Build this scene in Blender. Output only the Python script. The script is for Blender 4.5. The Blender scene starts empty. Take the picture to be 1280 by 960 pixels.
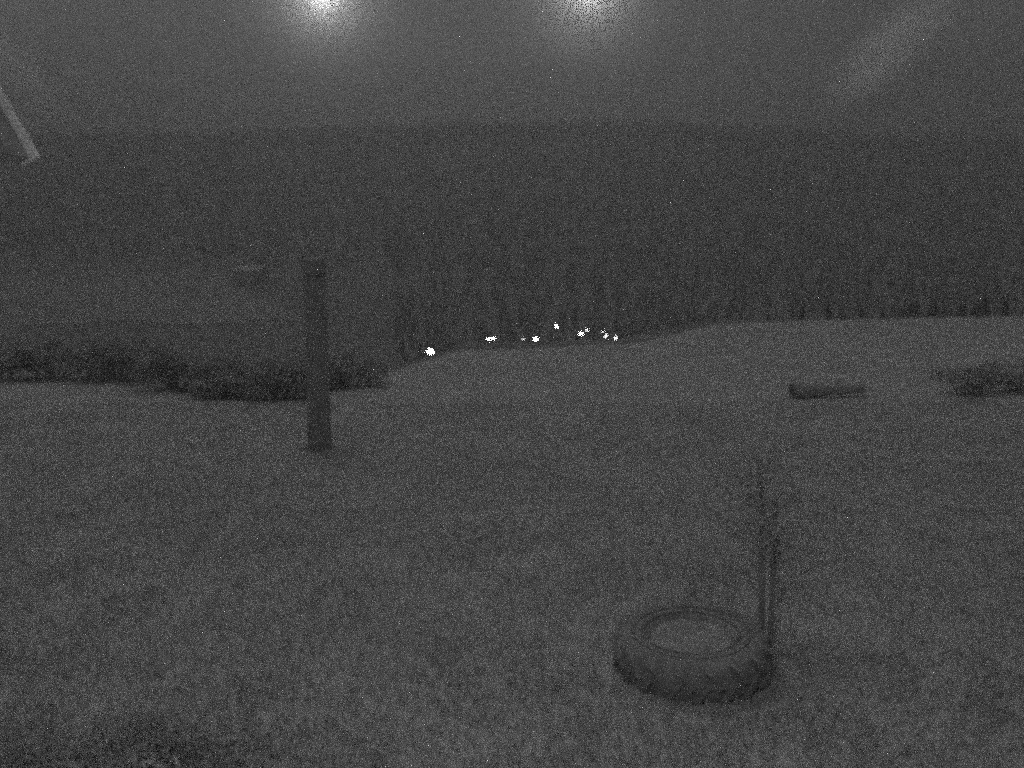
import bpy, bmesh, math, random
import numpy as np
from mathutils import Vector, Matrix, noise as mnoise

random.seed(7); rng = np.random.default_rng(7)
sc = bpy.context.scene
COL = sc.collection
R = math.radians

# ------------------------------------------------------------------ camera
CAM_H, PITCH, F = 3.0, R(7.71), 1108.0          # metres, radians, focal length in 1280-wide pixels
cam = bpy.data.cameras.new('camera'); camo = bpy.data.objects.new('camera', cam); COL.objects.link(camo)
camo.location = (0, 0, CAM_H); camo.rotation_euler = (math.pi/2 - PITCH, 0, 0)
cam.lens = 36*F/1280; cam.sensor_width = 36; cam.clip_start = 0.02; cam.clip_end = 6000
sc.camera = camo

# ------------------------------------------------------------------ night sky and moon (a monochrome night camera: all greys)
MOON_EL, MOON_AZ = R(58), R(-24)
world = bpy.data.worlds.new('World'); sc.world = world; world.use_nodes = True
nt = world.node_tree; nt.nodes.clear()
def N(tree, t, **kw):
    n = tree.nodes.new(t)
    for k, v in kw.items(): setattr(n, k, v)
    return n
sky = N(nt, 'ShaderNodeTexSky', sky_type='NISHITA'); sky.sun_disc = False
sky.sun_elevation = MOON_EL; sky.sun_rotation = MOON_AZ; sky.dust_density = 3.0
bw = N(nt, 'ShaderNodeRGBToBW'); bg = N(nt, 'ShaderNodeBackground'); wo = N(nt, 'ShaderNodeOutputWorld')
tc = N(nt, 'ShaderNodeTexCoord'); mp = N(nt, 'ShaderNodeMapping'); cl = N(nt, 'ShaderNodeTexNoise')
mp.inputs['Rotation'].default_value = (0, R(38), 0); mp.inputs['Scale'].default_value = (1.6, 1.0, 6.5)
mp.inputs['Location'].default_value = (0.35, 0.0, 0.60)
cl.inputs['Scale'].default_value = 1.6; cl.inputs['Detail'].default_value = 5; cl.inputs['Roughness'].default_value = 0.5
mr = N(nt, 'ShaderNodeMapRange', interpolation_type='SMOOTHSTEP')
mr.inputs[1].default_value = .42; mr.inputs[2].default_value = .78; mr.inputs[3].default_value = .92; mr.inputs[4].default_value = 1.75
mu = N(nt, 'ShaderNodeMath', operation='MULTIPLY')
nt.links.new(tc.outputs['Generated'], mp.inputs[0]); nt.links.new(mp.outputs[0], cl.inputs['Vector'])
nt.links.new(cl.outputs[0], mr.inputs[0]); nt.links.new(sky.outputs[0], bw.inputs[0])
nt.links.new(bw.outputs[0], mu.inputs[0]); nt.links.new(mr.outputs[0], mu.inputs[1])
nt.links.new(mu.outputs[0], bg.inputs[0]); bg.inputs[1].default_value = 0.0322
nt.links.new(bg.outputs[0], wo.inputs[0])

moon = bpy.data.lights.new('moon', 'SUN'); moon.energy = 0.08; moon.angle = R(12); moon.color = (1, 1, 1)
moono = bpy.data.objects.new('moon', moon); COL.objects.link(moono)
# light travels along -Z of the lamp; the sky's azimuth runs clockwise from +Y
d_ = Vector((math.sin(MOON_AZ)*math.cos(MOON_EL), math.cos(MOON_AZ)*math.cos(MOON_EL), math.sin(MOON_EL)))
moono.rotation_euler = d_.to_track_quat('Z', 'Y').to_euler()

vs = sc.view_settings
vs.view_transform = 'Standard'; vs.look = 'None'; vs.exposure = 0.08; vs.gamma = 1; vs.use_curve_mapping = False
# a night camera's grain: the renderer's own sampling noise is left in, not smoothed away
cy = sc.cycles
cy.use_denoising = False; cy.use_adaptive_sampling = False; cy.sampling_pattern = 'TABULATED_SOBOL'
cy.use_sample_subset = True; cy.sample_subset_offset = 0; cy.sample_subset_length = 8
cy.pixel_filter_type = 'GAUSSIAN'; cy.filter_width = 4.2      # soft lens of a cheap night camera
cy.max_bounces = 4; cy.diffuse_bounces = 2; cy.glossy_bounces = 1; cy.volume_bounces = 1; cy.transmission_bounces = 2
cy.caustics_reflective = False; cy.caustics_refractive = False
cy.sample_clamp_indirect = 2.0
HAZE = 0.0053
LAMP_W = 36.0

# ------------------------------------------------------------------ helpers
def ray(px, py):
    u = (px-640)/F; v = (480-py)/F
    c, s = math.cos(PITCH), math.sin(PITCH)
    return Vector((u, c + v*s, v*c - s))
def at(px, py, Y):
    r = ray(px, py); return Vector((0, 0, CAM_H)) + r*(Y/r.y)
def ground(px, py, z=0.0):
    r = ray(px, py); return Vector((0, 0, CAM_H)) + r*((z-CAM_H)/r.z)

MATS = {}
def mat(name, base, var=0.0, scale=4.0, rough=0.85, bump=0.0, stretch=(1, 1, 1), detail=6.0, contrast=(.3, .7), trans=0.0):
    if name in MATS: return MATS[name]
    m = bpy.data.materials.new(name); m.use_nodes = True; t = m.node_tree
    b = t.nodes['Principled BSDF']; b.inputs['Roughness'].default_value = rough
    b.inputs['Specular IOR Level'].default_value = 0.25
    c = N(t, 'ShaderNodeTexCoord'); mpn = N(t, 'ShaderNodeMapping'); mpn.inputs['Scale'].default_value = stretch
    nz = N(t, 'ShaderNodeTexNoise'); nz.inputs['Scale'].default_value = scale; nz.inputs['Detail'].default_value = detail
    nz.inputs['Roughness'].default_value = 0.65
    r = N(t, 'ShaderNodeMapRange'); r.inputs[1].default_value, r.inputs[2].default_value = contrast
    r.inputs[3].default_value = max(0.004, base*(1-var)); r.inputs[4].default_value = base*(1+var)
    t.links.new(c.outputs['Object'], mpn.inputs[0]); t.links.new(mpn.outputs[0], nz.inputs['Vector'])
    t.links.new(nz.outputs[0], r.inputs[0]); t.links.new(r.outputs[0], b.inputs['Base Color'])
    if bump:
        bp = N(t, 'ShaderNodeBump'); bp.inputs['Strength'].default_value = bump; bp.inputs['Distance'].default_value = 0.02
        t.links.new(nz.outputs[0], bp.inputs['Height']); t.links.new(bp.outputs[0], b.inputs['Normal'])
    if trans:
        tr = N(t, 'ShaderNodeBsdfTranslucent'); mx = N(t, 'ShaderNodeMixShader'); mx.inputs[0].default_value = trans
        t.links.new(r.outputs[0], tr.inputs[0]); t.links.new(b.outputs[0], mx.inputs[1]); t.links.new(tr.outputs[0], mx.inputs[2])
        t.links.new(mx.outputs[0], t.nodes['Material Output'].inputs['Surface'])
    MATS[name] = m; return m
def emit(name, strength):
    m = bpy.data.materials.new(name); m.use_nodes = True; t = m.node_tree; t.nodes.clear()
    e = N(t, 'ShaderNodeEmission'); e.inputs[1].default_value = strength
    o = N(t, 'ShaderNodeOutputMaterial'); t.links.new(e.outputs[0], o.inputs[0]); return m

def tag(o, label=None, cat=None, group=None, kind=None):
    if label: o['label'] = label
    if cat: o['category'] = cat
    if group: o['group'] = group
    if kind: o['kind'] = kind
    return o
def empty(name, loc, rz=0.0):
    o = bpy.data.objects.new(name, None); COL.objects.link(o); o.location = loc; o.rotation_euler = (0, 0, rz)
    o.empty_display_size = .1; return o
def link(name, me, m, parent=None, smooth=False):
    o = bpy.data.objects.new(name, me); COL.objects.link(o)
    if m and not me.materials: me.materials.append(m)
    if parent: o.parent = parent
    if smooth: me.polygons.foreach_set('use_smooth', [True]*len(me.polygons))
    return o
def mesh_py(name, V, Fc):
    me = bpy.data.meshes.new(name); me.from_pydata([tuple(v) for v in V], [], [tuple(f) for f in Fc]); me.update(); return me
def bm_mesh(name, bm):
    bmesh.ops.recalc_face_normals(bm, faces=bm.faces)
    me = bpy.data.meshes.new(name); bm.to_mesh(me); bm.free(); return me
def box(bm, c, s, rot=None, bevel=0.0):
    M = Matrix.Translation(c) @ (rot.to_4x4() if rot else Matrix()) @ Matrix.Diagonal((s[0], s[1], s[2], 1))
    r = bmesh.ops.create_cube(bm, size=1, matrix=M)
    if bevel:
        ed = {e for v in r['verts'] for e in v.link_edges}
        bmesh.ops.bevel(bm, geom=list(ed), offset=bevel, segments=2, affect='EDGES')
def tube(bm, pts, rad, seg=10, cap=True):
    rings = []
    for i, p in enumerate(pts):
        p = Vector(p); a = Vector(pts[max(i-1, 0)]); b = Vector(pts[min(i+1, len(pts)-1)])
        d = (b-a).normalized(); x = d.orthogonal().normalized(); 
        if abs(d.z) > .9: x = (Vector((1, 0, 0)) - d*d.x).normalized()
        y = d.cross(x); rr = rad[i] if hasattr(rad, '__len__') else rad
        rings.append([bm.verts.new(p + (x*math.cos(t) + y*math.sin(t))*rr) for t in [2*math.pi*k/seg for k in range(seg)]])
    for A, B in zip(rings, rings[1:]):
        for k in range(seg): bm.faces.new((A[k], A[(k+1) % seg], B[(k+1) % seg], B[k]))
    if cap: bm.faces.new(rings[0][::-1]); bm.faces.new(rings[-1])
    return rings

# ------------------------------------------------------------------ the ground: meadow up to its crest, then valley and wooded hill
EDGE_PX = [(0, 481), (90, 479), (170, 483), (260, 500), (380, 503), (440, 482), (500, 462), (538, 448), (575, 438),
           (614, 437), (700, 434), (800, 428), (900, 404), (1060, 400), (1280, 396)]
EX = [(-70, 26), (-30, 23.5)] + [tuple(ground(*p)[:2]) for p in EDGE_PX] + [(60, 54), (110, 60)]
ex, ey = np.array([p[0] for p in EX]), np.array([p[1] for p in EX])
def edge(x): return float(np.interp(x, ex, ey))
def fbm(x, y, s): return mnoise.fractal(Vector((x*s, y*s, 3.1)), 0.9, 2.0, 4)
def gz(x, y): return 0.035*fbm(x, y, .22)
def sm(t): t = min(1, max(0, t)); return t*t*(3-2*t)
def hz(x, y):
    e = edge(max(-70, min(110, x)))
    s = y-e
    drop = -12.0*sm(s/58.0)
    az = x/max(y, 1)
    H = 46 + 4*math.sin(az*5+1.0) - 5*az + 2*fbm(x, 0, .01)
    t = max(0, (y-148)/(345-148))
    rise = (H+12)*min(1, t)**1.6 + .19*(min(455, max(345, y))-345)
    n = gz(x, y) if s < 2 else gz(x, y) + fbm(x, y, .03)*1.6*sm((s-2)/50)
    return drop + rise + n

xs = sorted(set(list(np.linspace(-70, -14, 36)) + list(np.linspace(-14, 32, 190)) + list(np.linspace(32, 110, 40))))
ts = np.concatenate([np.linspace(0, 1, 90)])
V, Fc = [], []
for x in xs:
    e = edge(x)
    for t in ts:
        y = -30 + (e+30)*t; V.append((x, y, gz(x, y)))
nR = len(ts)
for i in range(len(xs)-1):
    for j in range(nR-1):
        a = i*nR+j; Fc.append((a, a+nR, a+nR+1, a+1))
m_meadow = mat('meadow_turf', .55, .14, .45, .95, .5, (1, 1, 1), 12.0, (.32, .68))
meadow = tag(link('meadow', mesh_py('meadow', V, Fc), m_meadow, smooth=True), 'short pale grass meadow filling the foreground', None, None, 'structure')

V, Fc = [], []
tr = np.concatenate([np.linspace(0, .3, 80)[:-1], np.linspace(.3, 1, 60)])
nR = len(tr)
for x in xs:
    e = edge(x)
    for t in tr:
        X = x*(1 + 9*t); y = e + (620-e)*t
        if t == 0: V.append((x, e, gz(x, e)))
        else: V.append((X, y, hz(X, y)))
for i in range(len(xs)-1):
    for j in range(nR-1):
        a = i*nR+j; Fc.append((a, a+nR, a+nR+1, a+1))
m_hill = mat('heath', .29, .25, .08, .95, 0, (1, 1, 1), 8)
tag(link('hill', mesh_py('hill', V, Fc), m_hill, smooth=True), 'dark wooded hillside rising behind the meadow', None, None, 'structure')

# pale pasture on the lower left slope
V, Fc = [], []
nx, ny = 40, 14
for i in range(nx+1):
    for j in range(ny+1):
        v = j/ny; y = 176 + 48*v + 2*math.sin(i*.4)
        a = -0.66 + (0.33+.10*(1-v))*i/nx
        x = a*y; V.append((x, y, hz(x, y)+.25))
for i in range(nx):
    for j in range(ny):
        a = i*(ny+1)+j; Fc.append((a, a+ny+1, a+ny+2, a+1))
tag(link('pasture', mesh_py('pasture', V, Fc), mat('pasture_grass', .46, .25, .06, .95), smooth=True), 'faint pale pasture strip on the left slope', None, None, 'structure')

# ------------------------------------------------------------------ the wood on the hill: one mass
def conifer_arrays(h, r, tiers=5, seg=7):
    V, T = [], []
    for k in range(tiers):
        z0 = h*(.10 + .80*k/tiers); z1 = h*min(1.0, .10 + .80*(k+1.75)/tiers); rr = r*(1-.80*k/tiers)
        b = len(V); V.append((0, 0, z1))
        ph = rng.uniform(0, 6)
        for s in range(seg*2):
            q = rr*(1.0 if s % 2 == 0 else .62)*rng.uniform(.85, 1.12); a = ph + math.pi*s/seg
            V.append((q*math.cos(a), q*math.sin(a), z0 - (h*.03 if s % 2 == 0 else -h*.02)))
        for s in range(seg*2): T.append((b, b+1+s, b+1+(s+1) % (seg*2)))
    return np.array(V), np.array(T)
protos = [conifer_arrays(1, rng.uniform(.17, .24)) for _ in range(6)]
AV, AT, off = [], [], 0
def add_conifer(x, y, h):
    global off
    pv, pt = protos[int(rng.integers(6))]
    a = rng.uniform(0, 6.28); c, s = math.cos(a), math.sin(a)
    v = pv*h; v = np.stack([v[:, 0]*c - v[:, 1]*s, v[:, 0]*s + v[:, 1]*c, v[:, 2]], 1) + np.array([x, y, hz(x, y)-.3])
    AV.append(v); AT.append(pt+off); off += len(v)
n = 0
while n < 8500:
    y = math.sqrt(rng.uniform(128**2, 470**2)); az = rng.uniform(-.74, .74); x = az*y
    if az < -.13 and y < 236 and not (az < -.13 and az > -.30 and y > 226): continue
    add_conifer(x, y, rng.uniform(3.0, 5.0)); n += 1
for _ in range(900):
    y = rng.uniform(66, 140); az = rng.uniform(.20, .75)
    add_conifer(az*y, y, rng.uniform(3.2, 4.6)*(.55+.45*sm((az-.2)/.12))*(.8+.35*fbm(az*y, y, .05)))
V = np.concatenate(AV); T = np.concatenate(AT)
me = bpy.data.meshes.new('forest'); me.vertices.add(len(V)); me.vertices.foreach_set('co', V.ravel().astype(np.float32))
me.loops.add(len(T)*3); me.loops.foreach_set('vertex_index', T.ravel().astype(np.int32)); me.polygons.add(len(T))
me.polygons.foreach_set('loop_start', np.arange(0, len(T)*3, 3, dtype=np.int32)); me.update(); me.validate()
tag(link('forest', me, mat('conifer_needles', .075, .3, .5, .95)), 'far dark wood covering the hillside as one mass', 'forest', None, 'stuff')

# ------------------------------------------------------------------ short grass blades on the near meadow: uncountable
NB = 90000
y = 4.0 + (19-4.0)*rng.random(NB)**1.35
x = (rng.random(NB)*2-1)*(y*.66+.5)
tx, ty = ground(864, 836)[:2]
rt2 = (x-tx)**2+(y-ty)**2
keep = (rt2 > .60**2) & (y < np.interp(x, ex, ey)-.3)
x, y = x[keep], y[keep]; n = len(x)
z = np.array([gz(a, b) for a, b in zip(x, y)])-.004
clump = np.array([fbm(a, b, 1.3) for a, b in zip(x, y)])
h = (.035+.05*rng.random(n))*(1+.3*np.clip(clump, -1, 1)); w = .004+.005*rng.random(n); a = rng.random(n)*6.28
lean = .35+.9*rng.random(n); b2 = a+1.57+rng.normal(0, .4, n)
dx, dy = np.cos(a)*w, np.sin(a)*w; lx, ly = np.cos(b2)*h*lean, np.sin(b2)*h*lean
P = np.stack([np.stack([x-dx, y-dy, z], 1), np.stack([x+dx, y+dy, z], 1),
              np.stack([x+lx*.35+dx*.7, y+ly*.35+dy*.7, z+h*.6], 1), np.stack([x+lx*.35-dx*.7, y+ly*.35-dy*.7, z+h*.6], 1),
              np.stack([x+lx, y+ly, z+h], 1)], 1).reshape(-1, 3)
i0 = np.arange(n)*5
T = np.stack([np.stack([i0, i0+1, i0+2], 1), np.stack([i0, i0+2, i0+3], 1), np.stack([i0+3, i0+2, i0+4], 1)], 1).reshape(-1, 3)
me = bpy.data.meshes.new('grass'); me.vertices.add(len(P)); me.vertices.foreach_set('co', P.ravel().astype(np.float32))
me.loops.add(len(T)*3); me.loops.foreach_set('vertex_index', T.ravel().astype(np.int32)); me.polygons.add(len(T))
me.polygons.foreach_set('loop_start', np.arange(0, len(T)*3, 3, dtype=np.int32)); me.update()
tag(link('grass', me, mat('grass_blades', .58, .2, .9, .8, 0, (1, 1, 1), 6, (.3, .7), .35)), 'short grass blades growing across the near meadow', 'grass', None, 'stuff')

# ------------------------------------------------------------------ thick wooden post left of centre
m_wood = mat('weathered_wood', .37, .3, 6, .9, .6, (6, 6, .5))
m_dark = mat('dark_wood', .54, .3, 8, .9, .5, (1, 6, 6))
m_iron = mat('iron', .06, .3, 20, .6)
p0 = ground(399.5, 560); p0.z = gz(p0.x, p0.y)
post = tag(empty('wooden_post', p0), 'thick dark upright wooden post standing alone on the meadow', 'post')
bm = bmesh.new(); pts, rad = [], []
for k in range(15):
    zz = -.25 + 3.35*k/14; pts.append((.008*math.sin(zz*1.3), .006*math.cos(zz), zz)); rad.append(.192-.006*zz + .004*math.sin(zz*7))
rings = tube(bm, pts, rad, 20)
for rg in rings:
    for i, v in enumerate(rg):
        if i in (4, 11, 17): v.co.x *= .955; v.co.y *= .955
for v in rings[-1]: v.co.z += v.co.y*.25
shaft = link('shaft', bm_mesh('shaft', bm), m_wood, post)
bm = bmesh.new(); tube(bm, [(0, 0, 2.80), (0, 0, 2.86)], .181, 20); link('iron_band', bm_mesh('iron_band', bm), m_iron, post, True)
bm = bmesh.new()
for k in range(36):
    t = 2*math.pi*k/36; r0 = .19+.03*random.random(); hh = .05+.10*random.random()
    c = Vector((math.cos(t), math.sin(t), 0)); s = Vector((-c.y, c.x, 0))*.012
    vs_ = [bm.verts.new(c*r0 - s + Vector((0, 0, -.02))), bm.verts.new(c*r0 + s + Vector((0, 0, -.02))), bm.verts.new(c*(r0+.05) + Vector((0, 0, hh)))]
    bm.faces.new(vs_)
tag(link('grass_fringe', bm_mesh('grass_fringe', bm), MATS['grass_blades'], post), kind='stuff')

# ------------------------------------------------------------------ tractor tyre lying on the grass
tp = Vector((tx, ty, gz(tx, ty)))
tyre = tag(empty('tractor_tyre', tp, R(20)), 'large dark tractor tyre lying flat on the grass beside a sapling', 'tyre')
tyre.rotation_euler = (R(1.0), R(-3.0), R(20)); tyre.scale = (1.02, 1.02, 1.0); tyre.location.z -= .012
m_rub = mat('old_rubber', .32, .3, 12, .75, .3)
prof = [(.29, .06), (.30, .025), (.36, .004), (.46, .0), (.525, .02), (.545, .06), (.553, .15), (.545, .24), (.525, .285), (.46, .305),
        (.36, .30), (.30, .278), (.285, .245), (.305, .232), (.40, .255), (.50, .23), (.515, .15), (.50, .07), (.40, .045), (.305, .07)]
bm = bmesh.new(); seg = 56
rg = [[bm.verts.new((r*math.cos(2*math.pi*k/seg), r*math.sin(2*math.pi*k/seg), zz)) for (r, zz) in prof] for k in range(seg)]
for k in range(seg):
    A, B = rg[k], rg[(k+1) % seg]
    for j in range(len(prof)):
        j2 = (j+1) % len(prof); bm.faces.new((A[j], A[j2], B[j2], B[j]))
link('carcass', bm_mesh('carcass', bm), m_rub, tyre, True)
def lug_mesh(sgn):
    bm = bmesh.new(); z0, z1 = (.018, .160) if sgn < 0 else (.145, .287)
    A = []
    for i in range(5):
        t = i/4; zz = z0+(z1-z0)*t; q = (t if sgn < 0 else 1-t); an = q*.17
        bul = .551 - (.03 if (zz < .03 or zz > .275) else .0)
        A.append([bm.verts.new((rr*math.cos(an+da), rr*math.sin(an+da), zz)) for rr, da in ((bul-.02, -.045), (bul+.024, -.034), (bul+.024, .034), (bul-.02, .045))])
    for P_, Q_ in zip(A, A[1:]):
        for k in range(3): bm.faces.new((P_[k], P_[k+1], Q_[k+1], Q_[k]))
    bm.faces.new(A[0]); bm.faces.new(A[-1][::-1]); return bm_mesh('tread_lug', bm)
lugs = [lug_mesh(-1), lug_mesh(1)]
for me in lugs: me.materials.append(m_rub)
for k in range(18):
    for q in (0, 1):
        o = link('tread_lug', lugs[q], None, tyre); o.rotation_euler = (0, 0, 2*math.pi*(k+.5*q)/18)
bm = bmesh.new()
for rr, zz in ((.345, .302), (.42, .3075)):
    vr = [[bm.verts.new(((rr+.009*math.cos(p))*math.cos(2*math.pi*k/seg), (rr+.009*math.cos(p))*math.sin(2*math.pi*k/seg), zz+.006*math.sin(p))) for p in (0, 1.57, 3.14, 4.71)] for k in range(seg)]
    for k in range(seg):
        for j in range(4): bm.faces.new((vr[k][j], vr[k][(j+1) % 4], vr[(k+1) % seg][(j+1) % 4], vr[(k+1) % seg][j]))
link('sidewall_ridge', bm_mesh('sidewall_ridge', bm), m_rub, tyre, True)

bm = bmesh.new(); rr_ = [0, .08, .16, .24, .296]; prev = None
for q, r_ in enumerate(rr_):
    ring = [bm.verts.new((r_*math.cos(2*math.pi*k/28), r_*math.sin(2*math.pi*k/28), .262+.015*fbm(r_*math.cos(2*math.pi*k/28)*9, r_*math.sin(2*math.pi*k/28)*9, .8)-.02*max(0, r_-.2))) for k in range(28)] if q else [bm.verts.new((0, 0, .268))]
    if prev:
        for k in range(28):
            if len(prev) == 1: bm.faces.new((prev[0], ring[k], ring[(k+1) % 28]))
            else: bm.faces.new((prev[k], ring[k], ring[(k+1) % 28], prev[(k+1) % 28]))
    prev = ring
tag(link('sand_fill', bm_mesh('sand_fill', bm), mat('damp_sand', .42, .35, 9, .95, .6), tyre, True), 'pale sandy earth filling the middle of the tyre')

# ------------------------------------------------------------------ leaf helper, sapling, shrubs
def leaf_mesh(name, centers, size, up=.3):
    n = len(centers); c = np.array(centers)
    d = rng.normal(size=(n, 3)); d /= np.linalg.norm(d, axis=1)[:, None]
    q = rng.normal(size=(n, 3)); q[:, 2] += up; e = np.cross(d, q); e /= np.linalg.norm(e, axis=1)[:, None]
    s = size*rng.uniform(.6, 1.3, (n, 1))
    nrm = np.cross(d, e)
    P = np.stack([c-d*s, c+e*s*.45+nrm*s*.12, c+d*s, c-e*s*.45+nrm*s*.12], 1).reshape(-1, 3)
    i = np.arange(n)*4
    return mesh_py(name, P.tolist(), np.stack([np.stack([i, i+1, i+2], 1), np.stack([i, i+2, i+3], 1)], 1).reshape(-1, 3).tolist())
m_leaf = mat('dark_leaves', .58, .3, 3, .7, 0, (1, 1, 1), 4, (.3, .7), .2)
m_bark = mat('bark', .38, .3, 10, .95, .5, (4, 4, 1))

sp = ground(950, 800); sp.z = gz(sp.x, sp.y)
sap = tag(empty('sapling', sp), 'thin young tree tied to a stake behind the tyre', 'tree')
bm = bmesh.new()
trunk = [(0, 0, -.05), (.006, 0, .3), (-.01, .01, .7), (-.03, 0, 1.1), (-.07, .01, 1.5)]
tube(bm, trunk, [.03, .027, .023, .018, .008], 8)
tips = []
for k in range(9):
    z0 = .55+.1*k; a = k*2.4; L = .34-.022*k
    b0 = Vector((-.01-.03*max(0, z0-.7), 0, z0)); b1 = b0+Vector((math.cos(a)*L*.5-.03, math.sin(a)*L*.5, L*.45)); b2_ = b0+Vector((math.cos(a)*L-.06, math.sin(a)*L, L*.8))
    tube(bm, [b0, b1, b2_], [.010, .007, .003], 5); tips += [b1, b2_, (b0+b1)/2, (b1+b2_)/2]
link('trunk', bm_mesh('trunk', bm), m_bark, sap)
tips += [Vector(trunk[-1]), Vector(trunk[-2])]
cs = [t+Vector(rng.normal(0, .07, 3)) for t in tips for _ in range(14)]
link('crown', leaf_mesh('crown', cs, .038), m_leaf, sap)
bm = bmesh.new(); tube(bm, [(.10, .05, -.2), (.10, .05, 1.12)], [.024, .022], 8); link('stake', bm_mesh('stake', bm), mat('stake_wood', .42, .2, 8, .9, .3, (6, 6, .6)), sap)
bm = bmesh.new()
for zz in (.78, .81): tube(bm, [(.10+.03*math.cos(t)-(.05 if math.cos(t) < 0 else 0)*1.4, .03+.035*math.sin(t), zz) for t in np.linspace(0, 6.28, 14)], .006, 5)
link('tie', bm_mesh('tie', bm), m_iron, sap)

def shrub(px_loc, w, d, hgt, nleaf, leaf, label, cat='shrub', group=None, rz=0.0):
    o = tag(empty('scrub_bush', px_loc, rz), label, cat, group)
    cl_ = [(Vector((random.uniform(-.38, .38)*w, random.uniform(-.38, .38)*d, 0)), random.uniform(.13, .30)) for _ in range(13)]
    for c, rr in cl_: c.z = hgt*random.uniform(.22, .80)*(1-1.7*(c.x/w)**2-.8*(c.y/d)**2)
    cs = []
    for c, rr in cl_:
        k = int(nleaf/len(cl_)); v = rng.normal(size=(k, 3)); v /= np.linalg.norm(v, axis=1)[:, None]
        v *= (rng.random((k, 1))**.45)
        P = np.array(c) + v*np.array([rr*w, rr*d, rr*hgt*1.25]); P[:, 2] = np.abs(P[:, 2]); cs += P.tolist()
    link('foliage', leaf_mesh('foliage', cs, leaf), m_leaf, o)
    bm = bmesh.new()
    for c, rr in cl_: tube(bm, [(c.x*.15, c.y*.15, -.05), (c.x*.5, c.y*.5, c.z*.55), tuple(c)], [.03*hgt, .02*hgt, .008*hgt], 5)
    link('stems', bm_mesh('stems', bm), m_bark, o)
    return o
for i, (px, py, w, hgt) in enumerate([(-30, 476, 2.6, 1.3), (60, 474, 2.3, 1.15), (140, 478, 2.2, 1.25), (215, 489, 2.1, 1.2), (285, 498, 1.9, 1.1), (345, 500, 1.7, 1.25), (432, 486, 1.7, 1.0)]):
    g = ground(px, py); g.y += .4; g.z = hz(g.x, g.y)-.03
    shrub(g, w, 1.3, hgt, 1500, .075, 'low dark scrub bush in the row along the left far edge of the meadow', 'shrub', 'scrub along the left meadow edge', random.uniform(-.2, .2))
for px, py, w, hgt, lab in ((1205, 495, 2.2, .8, 'dark bush on the right of the meadow beyond the lying log'), (1280, 490, 2.4, 1.0, 'dark bush at the right edge of the picture, cut by the frame')):
    g = ground(px, py); g.z = gz(g.x, g.y)-.03
    shrub(g, w, 1.5, hgt, 1000, .06, lab, 'shrub')
g = ground(70, 968); g.z = gz(g.x, g.y)-.02
shrub(g, 2.4, 1.0, .32, 4200, .026, 'low dark bush in the bottom left corner of the meadow', 'shrub', None, R(-8))

# ------------------------------------------------------------------ log lying in the grass on the right
g = ground(1035, 496); g.z = gz(g.x, g.y)
log = tag(empty('fallen_log', g, R(13)), 'dark log lying in the grass on the right', 'log')
bm = bmesh.new(); L = 1.8
pts = [(-L/2 + L*k/9, .03*math.sin(k*.8), .165+.008*math.sin(k*1.7)) for k in range(10)]
tube(bm, pts, [.165-.007*k+.012*math.sin(k*2.3) for k in range(10)], 14, cap=False)
link('bark', bm_mesh('bark', bm), m_dark, log)
for p, rr, s in ((pts[0], .16, -1), (pts[-1], .10, 1)):
    bm = bmesh.new(); tube(bm, [(p[0]-s*.02, p[1], p[2]), (p[0]+s*.004, p[1], p[2])], rr*.96, 14)
    link('sawn_end', bm_mesh('sawn_end', bm), mat('sawn_wood', .25, .3, 12, .9), log)

bm = bmesh.new(); tube(bm, [(.2, 0, .26), (.27, -.05, .42)], [.04, .03], 8); link('branch_stub', bm_mesh('branch_stub', bm), m_dark, log)

# ------------------------------------------------------------------ barn on the left slope and a pale boulder near it
def on_slope(px, py, Y=150.0):
    while at(px, py, Y).z > hz(*at(px, py, Y)[:2]): Y += .5
    return Y
bY = on_slope(315, 354)
bp_ = at(315, 354, bY); bp_.z -= .3
rt = at(318, 331, bY).z - bp_.z
barn = tag(empty('hay_barn', bp_, R(-14)), 'small barn with pale roof on the dark left slope', 'barn')
W, D = 6.4, 5.0; eh = rt-1.4
bm = bmesh.new(); box(bm, (0, 0, eh/2), (W, D, eh))
v = [bm.verts.new(c) for c in ((-W/2, -D/2+.01, eh), (-W/2, D/2-.01, eh), (-W/2, 0, eh+1.0), (W/2, -D/2+.01, eh), (W/2, D/2-.01, eh), (W/2, 0, eh+1.0))]
bm.faces.new((v[0], v[1], v[2])); bm.faces.new((v[3], v[5], v[4]))
link('wall', bm_mesh('barn_wall', bm), mat('barn_boards', .05, .3, 2, .9, 0, (6, 6, .4)), barn)
m_roof = mat('pale_metal_roof', .85, .12, 1.5, .45, 0, (1, 6, 1))
for s in (-1, 1):
    bm = bmesh.new(); an = math.atan2(1.0, D/2); Ls = math.hypot(1.0, D/2)+.55
    c = Vector((0, s*(D/4+.2*math.cos(an)), eh+.5-.2*math.sin(an)+.16))
    box(bm, c, (W+.9, Ls, .12), Matrix.Rotation(-s*an, 3, 'X')); link('roof', bm_mesh('barn_roof', bm), m_roof, barn)
bm = bmesh.new(); box(bm, (.4, -D/2-.06, 1.3), (2.2, .1, 2.6)); link('door', bm_mesh('barn_door', bm), m_dark, barn)
bp2 = at(236, 362, on_slope(236, 362))
bm = bmesh.new(); bmesh.ops.create_icosphere(bm, subdivisions=3, radius=1)
for v in bm.verts:
    k = 1+.28*fbm(v.co.x*2, v.co.y*2+v.co.z, .9); v.co = Vector((v.co.x*2.1*k, v.co.y*1.4*k, max(-.2, v.co.z*1.1*k)))
bo = link('boulder', bm_mesh('boulder', bm), mat('pale_rock', .5, .25, 1.5, .9, .4))
bo.location = bp2; tag(bo, 'pale boulder on the left slope below the barn', 'boulder')

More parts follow.
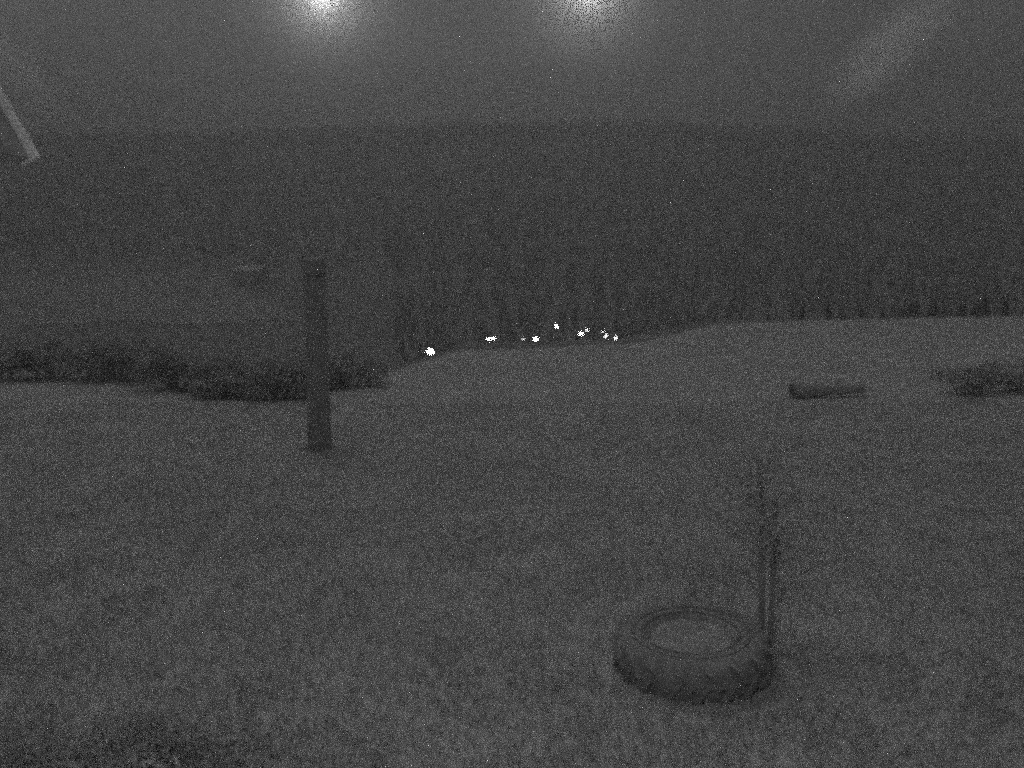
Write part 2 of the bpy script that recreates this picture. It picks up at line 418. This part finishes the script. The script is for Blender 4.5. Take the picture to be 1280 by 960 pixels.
# ------------------------------------------------------------------ lane lamps in the valley
m_glow = [emit('lamp_glass_%d' % i, s) for i, s in enumerate((7, 4, 2.5))]
m_pole = mat('lamp_pole_paint', .12, .15, 5, .5)
LAMPS = [  # px, py, globe radius, brightness, twin?, label
 (538, 440, 0.36, 0, 0, 'brightest and leftmost lit lamp, with a halo, at the meadow crest'),
 (614, 423.5, 0.21, 0, 1, 'twin-headed lit lamp, second from the left beyond the meadow'),
 (654, 424, 0.12, 2, 0, 'faintest small lit lamp, just left of a brighter one'),
 (670, 424, 0.31, 0, 0, 'bright lit lamp right of the faintest one, middle of the row'),
 (696, 408, 0.29, 0, 0, 'highest lit lamp of the row beyond the meadow'),
 (726, 417, 0.33, 0, 0, 'bright lit lamp right of the highest one, left of a close pair'),
 (734, 412.5, 0.21, 1, 0, 'smaller lit lamp close up on the right of a brighter one'),
 (754, 414.5, 0.18, 1, 0, 'upper of the two dim lit lamps near the right end'),
 (757.5, 419.5, 0.16, 1, 0, 'lower of the two dim lit lamps near the right end'),
 (770, 423, 0.21, 1, 0, 'rightmost lit lamp of the row beyond the meadow')]
for px, py, gr, br, twin, lab in LAMPS:
    gr *= .82
    Y = 85.0
    for _ in range(80):
        h_ = at(px, py, Y); gz_ = hz(h_.x, h_.y)
        if h_.z-gz_ <= 6.0: break
        Y += .7
    H = h_.z-gz_
    o = tag(empty('street_lamp', (h_.x, h_.y, gz_)), lab, 'street lamp', 'street lamps in the valley')
    bm = bmesh.new(); tube(bm, [(0, .0, -.2), (0, 0, .9), (0, 0, .95), (0, 0, H-gr)], [.09, .08, .05, .04], 10); link('pole', bm_mesh('lamp_pole', bm), m_pole, o)
    offs = (-.30, .30) if twin else (0,)
    if twin:
        bm = bmesh.new(); tube(bm, [(-.30, 0, H-gr-.02), (.30, 0, H-gr-.02)], .03, 8); link('crossarm', bm_mesh('lamp_crossarm', bm), m_pole, o)
    for dx in offs:
        bm = bmesh.new(); bmesh.ops.create_uvsphere(bm, u_segments=14, v_segments=8, radius=gr, matrix=Matrix.Translation((dx, 0, H)))
        hd = link('glow_globe', bm_mesh('lamp_globe', bm), m_glow[br], o, True); hd.scale = (1.15, 1, 1)
        bm = bmesh.new(); tube(bm, [(dx, 0, H-gr*1.15), (dx, 0, H-gr*.8)], [gr*.35, gr*.62], 12); link('collar', bm_mesh('lamp_collar', bm), m_pole, o)

# ------------------------------------------------------------------ eave corner of the neighbouring shed, top left
sY = 5.2
tip = at(34, 203, sY); up_ = at(-10, 126, sY)
dirv = (up_-tip).normalized()
shed = tag(empty('shed', (tip.x-1.6, sY, gz(tip.x-1.6, sY))), 'pale-edged corner of a steep shed roof at the top left edge', 'shed')
inv = Matrix.Translation(-shed.location)
m_board = mat('pale_board', .8, .3, 10, .7, .2, (1, 8, 8))
ang = math.atan2(dirv.z, dirv.x)     # slope of the roof edge in the gable plane
Ls = 2.3; nrm = Vector((-dirv.z, 0, dirv.x)); nrm = nrm if nrm.z < 0 else -nrm   # inward (below the slope)
def slab(name, lo, hi, t0, t1, y0, y1, m, par):
    bm = bmesh.new(); vv = []
    for yy in (y0, y1):
        for l, t in ((lo, t0), (hi, t0), (hi, t1), (lo, t1)):
            vv.append(bm.verts.new(tip + dirv*l + nrm*t + Vector((0, yy, 0)) - Vector(shed.location)))
    for f in ((0, 1, 2, 3), (7, 6, 5, 4), (0, 4, 5, 1), (1, 5, 6, 2), (2, 6, 7, 3), (3, 7, 4, 0)): bm.faces.new([vv[i] for i in f])
    bmesh.ops.bevel(bm, geom=list(bm.edges), offset=.004, segments=1, affect='EDGES')
    return link(name, bm_mesh(name, bm), m, par)
slab('barge_board', 0, Ls, -.075, .04, .0, .03, m_board, shed)
slab('roof', .012, Ls, -.03, .035, -2.4, -.003, mat('roof_felt', .32, .3, 5, .95, .4), shed)
slab('soffit', .03, Ls, .037, .06, -2.4, -.003, mat('soffit_boards', .25, .2, 6, .9, .2, (8, 1, 1)), shed)
bm = bmesh.new(); bx = tip.x-.75-shed.location.x
box(bm, (bx-.9, -1.4, (tip.z+.6)/2-.3), (1.8, 2.0, tip.z+.6)); link('wall', bm_mesh('shed_wall', bm), mat('shed_boards', .12, .3, 6, .9, .3, (8, 8, .6)), shed)

# ------------------------------------------------------------------ porch over the camera with its two lamps (their glow reaches into the top of the picture)
lp = [at(403, -26, 2.2), at(736, -36, 2.2)]
bz = max(p.z for p in lp)+.44
porch = tag(empty('porch', (0, -.6, 0)), 'timber porch roof over the viewpoint, just above the top of the picture', 'porch')
m_tim = mat('porch_timber', .14, .3, 6, .9, .3, (1, 8, 8))
bm = bmesh.new(); box(bm, (0, 2.8, bz+.08), (5.4, .14, .16), bevel=.01); link('beam', bm_mesh('porch_beam', bm), m_tim, porch)
for s in (-1, 1):
    bm = bmesh.new(); box(bm, (s*2.45, 2.8, bz/2-.1), (.14, .14, bz+.2-.003), bevel=.01); link('post', bm_mesh('porch_post', bm), m_tim, porch)
for k in range(13):
    bm = bmesh.new(); box(bm, (0, .1+.25*k, bz+.185+.02*(12-k)), (5.6, .235, .03), Matrix.Rotation(R(-4.5), 3, 'X')); link('roof_board', bm_mesh('porch_roof_board', bm), m_tim, porch)
bm = bmesh.new(); box(bm, (0, -.12, bz/2+.1), (8, .2, bz+.4)); link('wall', bm_mesh('porch_wall', bm), mat('render_wall', .35, .1, 4, .9, .2), porch)
m_bulb = emit('bulb_glass', 6); m_bulb.cycles.emission_sampling = 'NONE'
def soft_volume(name, dens, power=2.0, noise_amt=0.0, col=.97):
    m = bpy.data.materials.new(name); m.use_nodes = True; t = m.node_tree; t.nodes.clear()
    c = N(t, 'ShaderNodeTexCoord'); ln = N(t, 'ShaderNodeVectorMath', operation='LENGTH'); mr_ = N(t, 'ShaderNodeMapRange')
    mr_.inputs[1].default_value = 0; mr_.inputs[2].default_value = 1; mr_.inputs[3].default_value = 1; mr_.inputs[4].default_value = 0
    pw = N(t, 'ShaderNodeMath', operation='POWER'); pw.inputs[1].default_value = power
    ml = N(t, 'ShaderNodeMath', operation='MULTIPLY'); ml.inputs[1].default_value = dens
    t.links.new(c.outputs['Object'], ln.inputs[0]); t.links.new(ln.outputs['Value'], mr_.inputs[0]); t.links.new(mr_.outputs[0], pw.inputs[0]); t.links.new(pw.outputs[0], ml.inputs[0])
    src = ml
    if noise_amt:
        nz = N(t, 'ShaderNodeTexNoise'); nz.inputs['Scale'].default_value = 1.6; nz.inputs['Detail'].default_value = 3
        m2 = N(t, 'ShaderNodeMapRange'); m2.inputs[1].default_value = .3; m2.inputs[2].default_value = .7; m2.inputs[3].default_value = 1-noise_amt; m2.inputs[4].default_value = 1+noise_amt
        m3 = N(t, 'ShaderNodeMath', operation='MULTIPLY')
        t.links.new(c.outputs['Object'], nz.inputs['Vector']); t.links.new(nz.outputs[0], m2.inputs[0]); t.links.new(ml.outputs[0], m3.inputs[0]); t.links.new(m2.outputs[0], m3.inputs[1]); src = m3
    v = N(t, 'ShaderNodeVolumeScatter'); v.inputs['Color'].default_value = (col, col, col, 1); t.links.new(src.outputs[0], v.inputs['Density'])
    o = N(t, 'ShaderNodeOutputMaterial'); t.links.new(v.outputs[0], o.inputs['Volume']); return m
m_glow_vol = soft_volume('bulb_glow_volume', .036, 1.7)  # thin scattering ball added around each bulb to shape its glow
m_glow_vol.cycles.volume_sampling = 'EQUIANGULAR'
for i, p in enumerate(lp):
    o = tag(empty('porch_lamp', p), ['lit porch lamp above the picture, the left glow at its top edge', 'lit porch lamp above the picture, the right glow at its top edge'][i], 'lamp', 'porch lamps')
    bm = bmesh.new(); bmesh.ops.create_uvsphere(bm, u_segments=16, v_segments=10, radius=.020); link('bulb', bm_mesh('porch_bulb', bm), m_bulb, o, True)
    bm = bmesh.new(); tube(bm, [(0, 0, .018), (0, 0, .30)], .008, 10); link('socket', bm_mesh('porch_socket', bm), m_iron, o)
    bm = bmesh.new(); bmesh.ops.create_uvsphere(bm, u_segments=32, v_segments=20, radius=1); gl = link('glow_globe', bm_mesh('porch_glow_ball', bm), m_glow_vol, o, True); gl.scale = (.30, .30, .30)  # added halo volume fading to its rim, no glass shell
    bm = bmesh.new(); tube(bm, [(0, 0, .302), (0, 0, .31), (0, 0, .335)], [.06, .055, .015], 20); link('gallery', bm_mesh('porch_gallery', bm), m_iron, o, True)
    bm = bmesh.new(); tube(bm, [(0, 0, .332), (0, 0, bz-p.z)], .006, 8); link('stem', bm_mesh('porch_stem', bm), m_iron, o)
    l = bpy.data.lights.new('porch_lamp_light', 'POINT'); l.energy = LAMP_W*(1.0 if i == 0 else .95); l.shadow_soft_size = .012
    lo = bpy.data.objects.new('lamp_light', l); COL.objects.link(lo); lo.parent = o; lo.location = (0, 0, -.0225-.0125)

# ------------------------------------------------------------------ night mist
bm = bmesh.new(); box(bm, (0, 290, 32), (1500, 680, 2*55))
hzb = link('haze', bm_mesh('haze', bm), None)
m = bpy.data.materials.new('night_mist'); m.use_nodes = True; t = m.node_tree; t.nodes.clear()
pv = N(t, 'ShaderNodeVolumePrincipled'); pv.inputs['Density'].default_value = HAZE; pv.inputs['Color'].default_value = (.71, .71, .71, 1); pv.inputs['Anisotropy'].default_value = .15
o_ = N(t, 'ShaderNodeOutputMaterial'); t.links.new(pv.outputs[0], o_.inputs['Volume'])
m.cycles.volume_sampling = 'EQUIANGULAR'; hzb.data.materials.append(m); tag(hzb, 'thin even night mist over the whole valley', None, None, 'stuff')

# ------------------------------------------------------------------ added vapour volumes standing in for two diagonal streaks of glow
def wisp(px0, py0, px1, py1, Y, thick, dens, label):
    a, b = at(px0, py0, Y), at(px1, py1, Y+.3); c = (a+b)/2; L = (b-a).length/2
    bm = bmesh.new(); bmesh.ops.create_icosphere(bm, subdivisions=3, radius=1)
    o = link('glow_streak', bm_mesh('glow_streak', bm), soft_volume('glow_vapour', dens, 1.4, .5), None, True)
    o.location = c; o.scale = (L, thick, thick); o.rotation_euler = (b-a).to_track_quat('X', 'Z').to_euler()
    tag(o, label, None, None, 'stuff')
wisp(1020, 140, 1215, -30, 4.2, .17, 6.5, 'pale diagonal wisp of glow, made with added vapour, at the upper right')
wisp(-60, -10, 100, 170, 4.2, .12, 3.2, 'faint diagonal wisp of glow, made with added vapour, above the shed roof at the upper left')
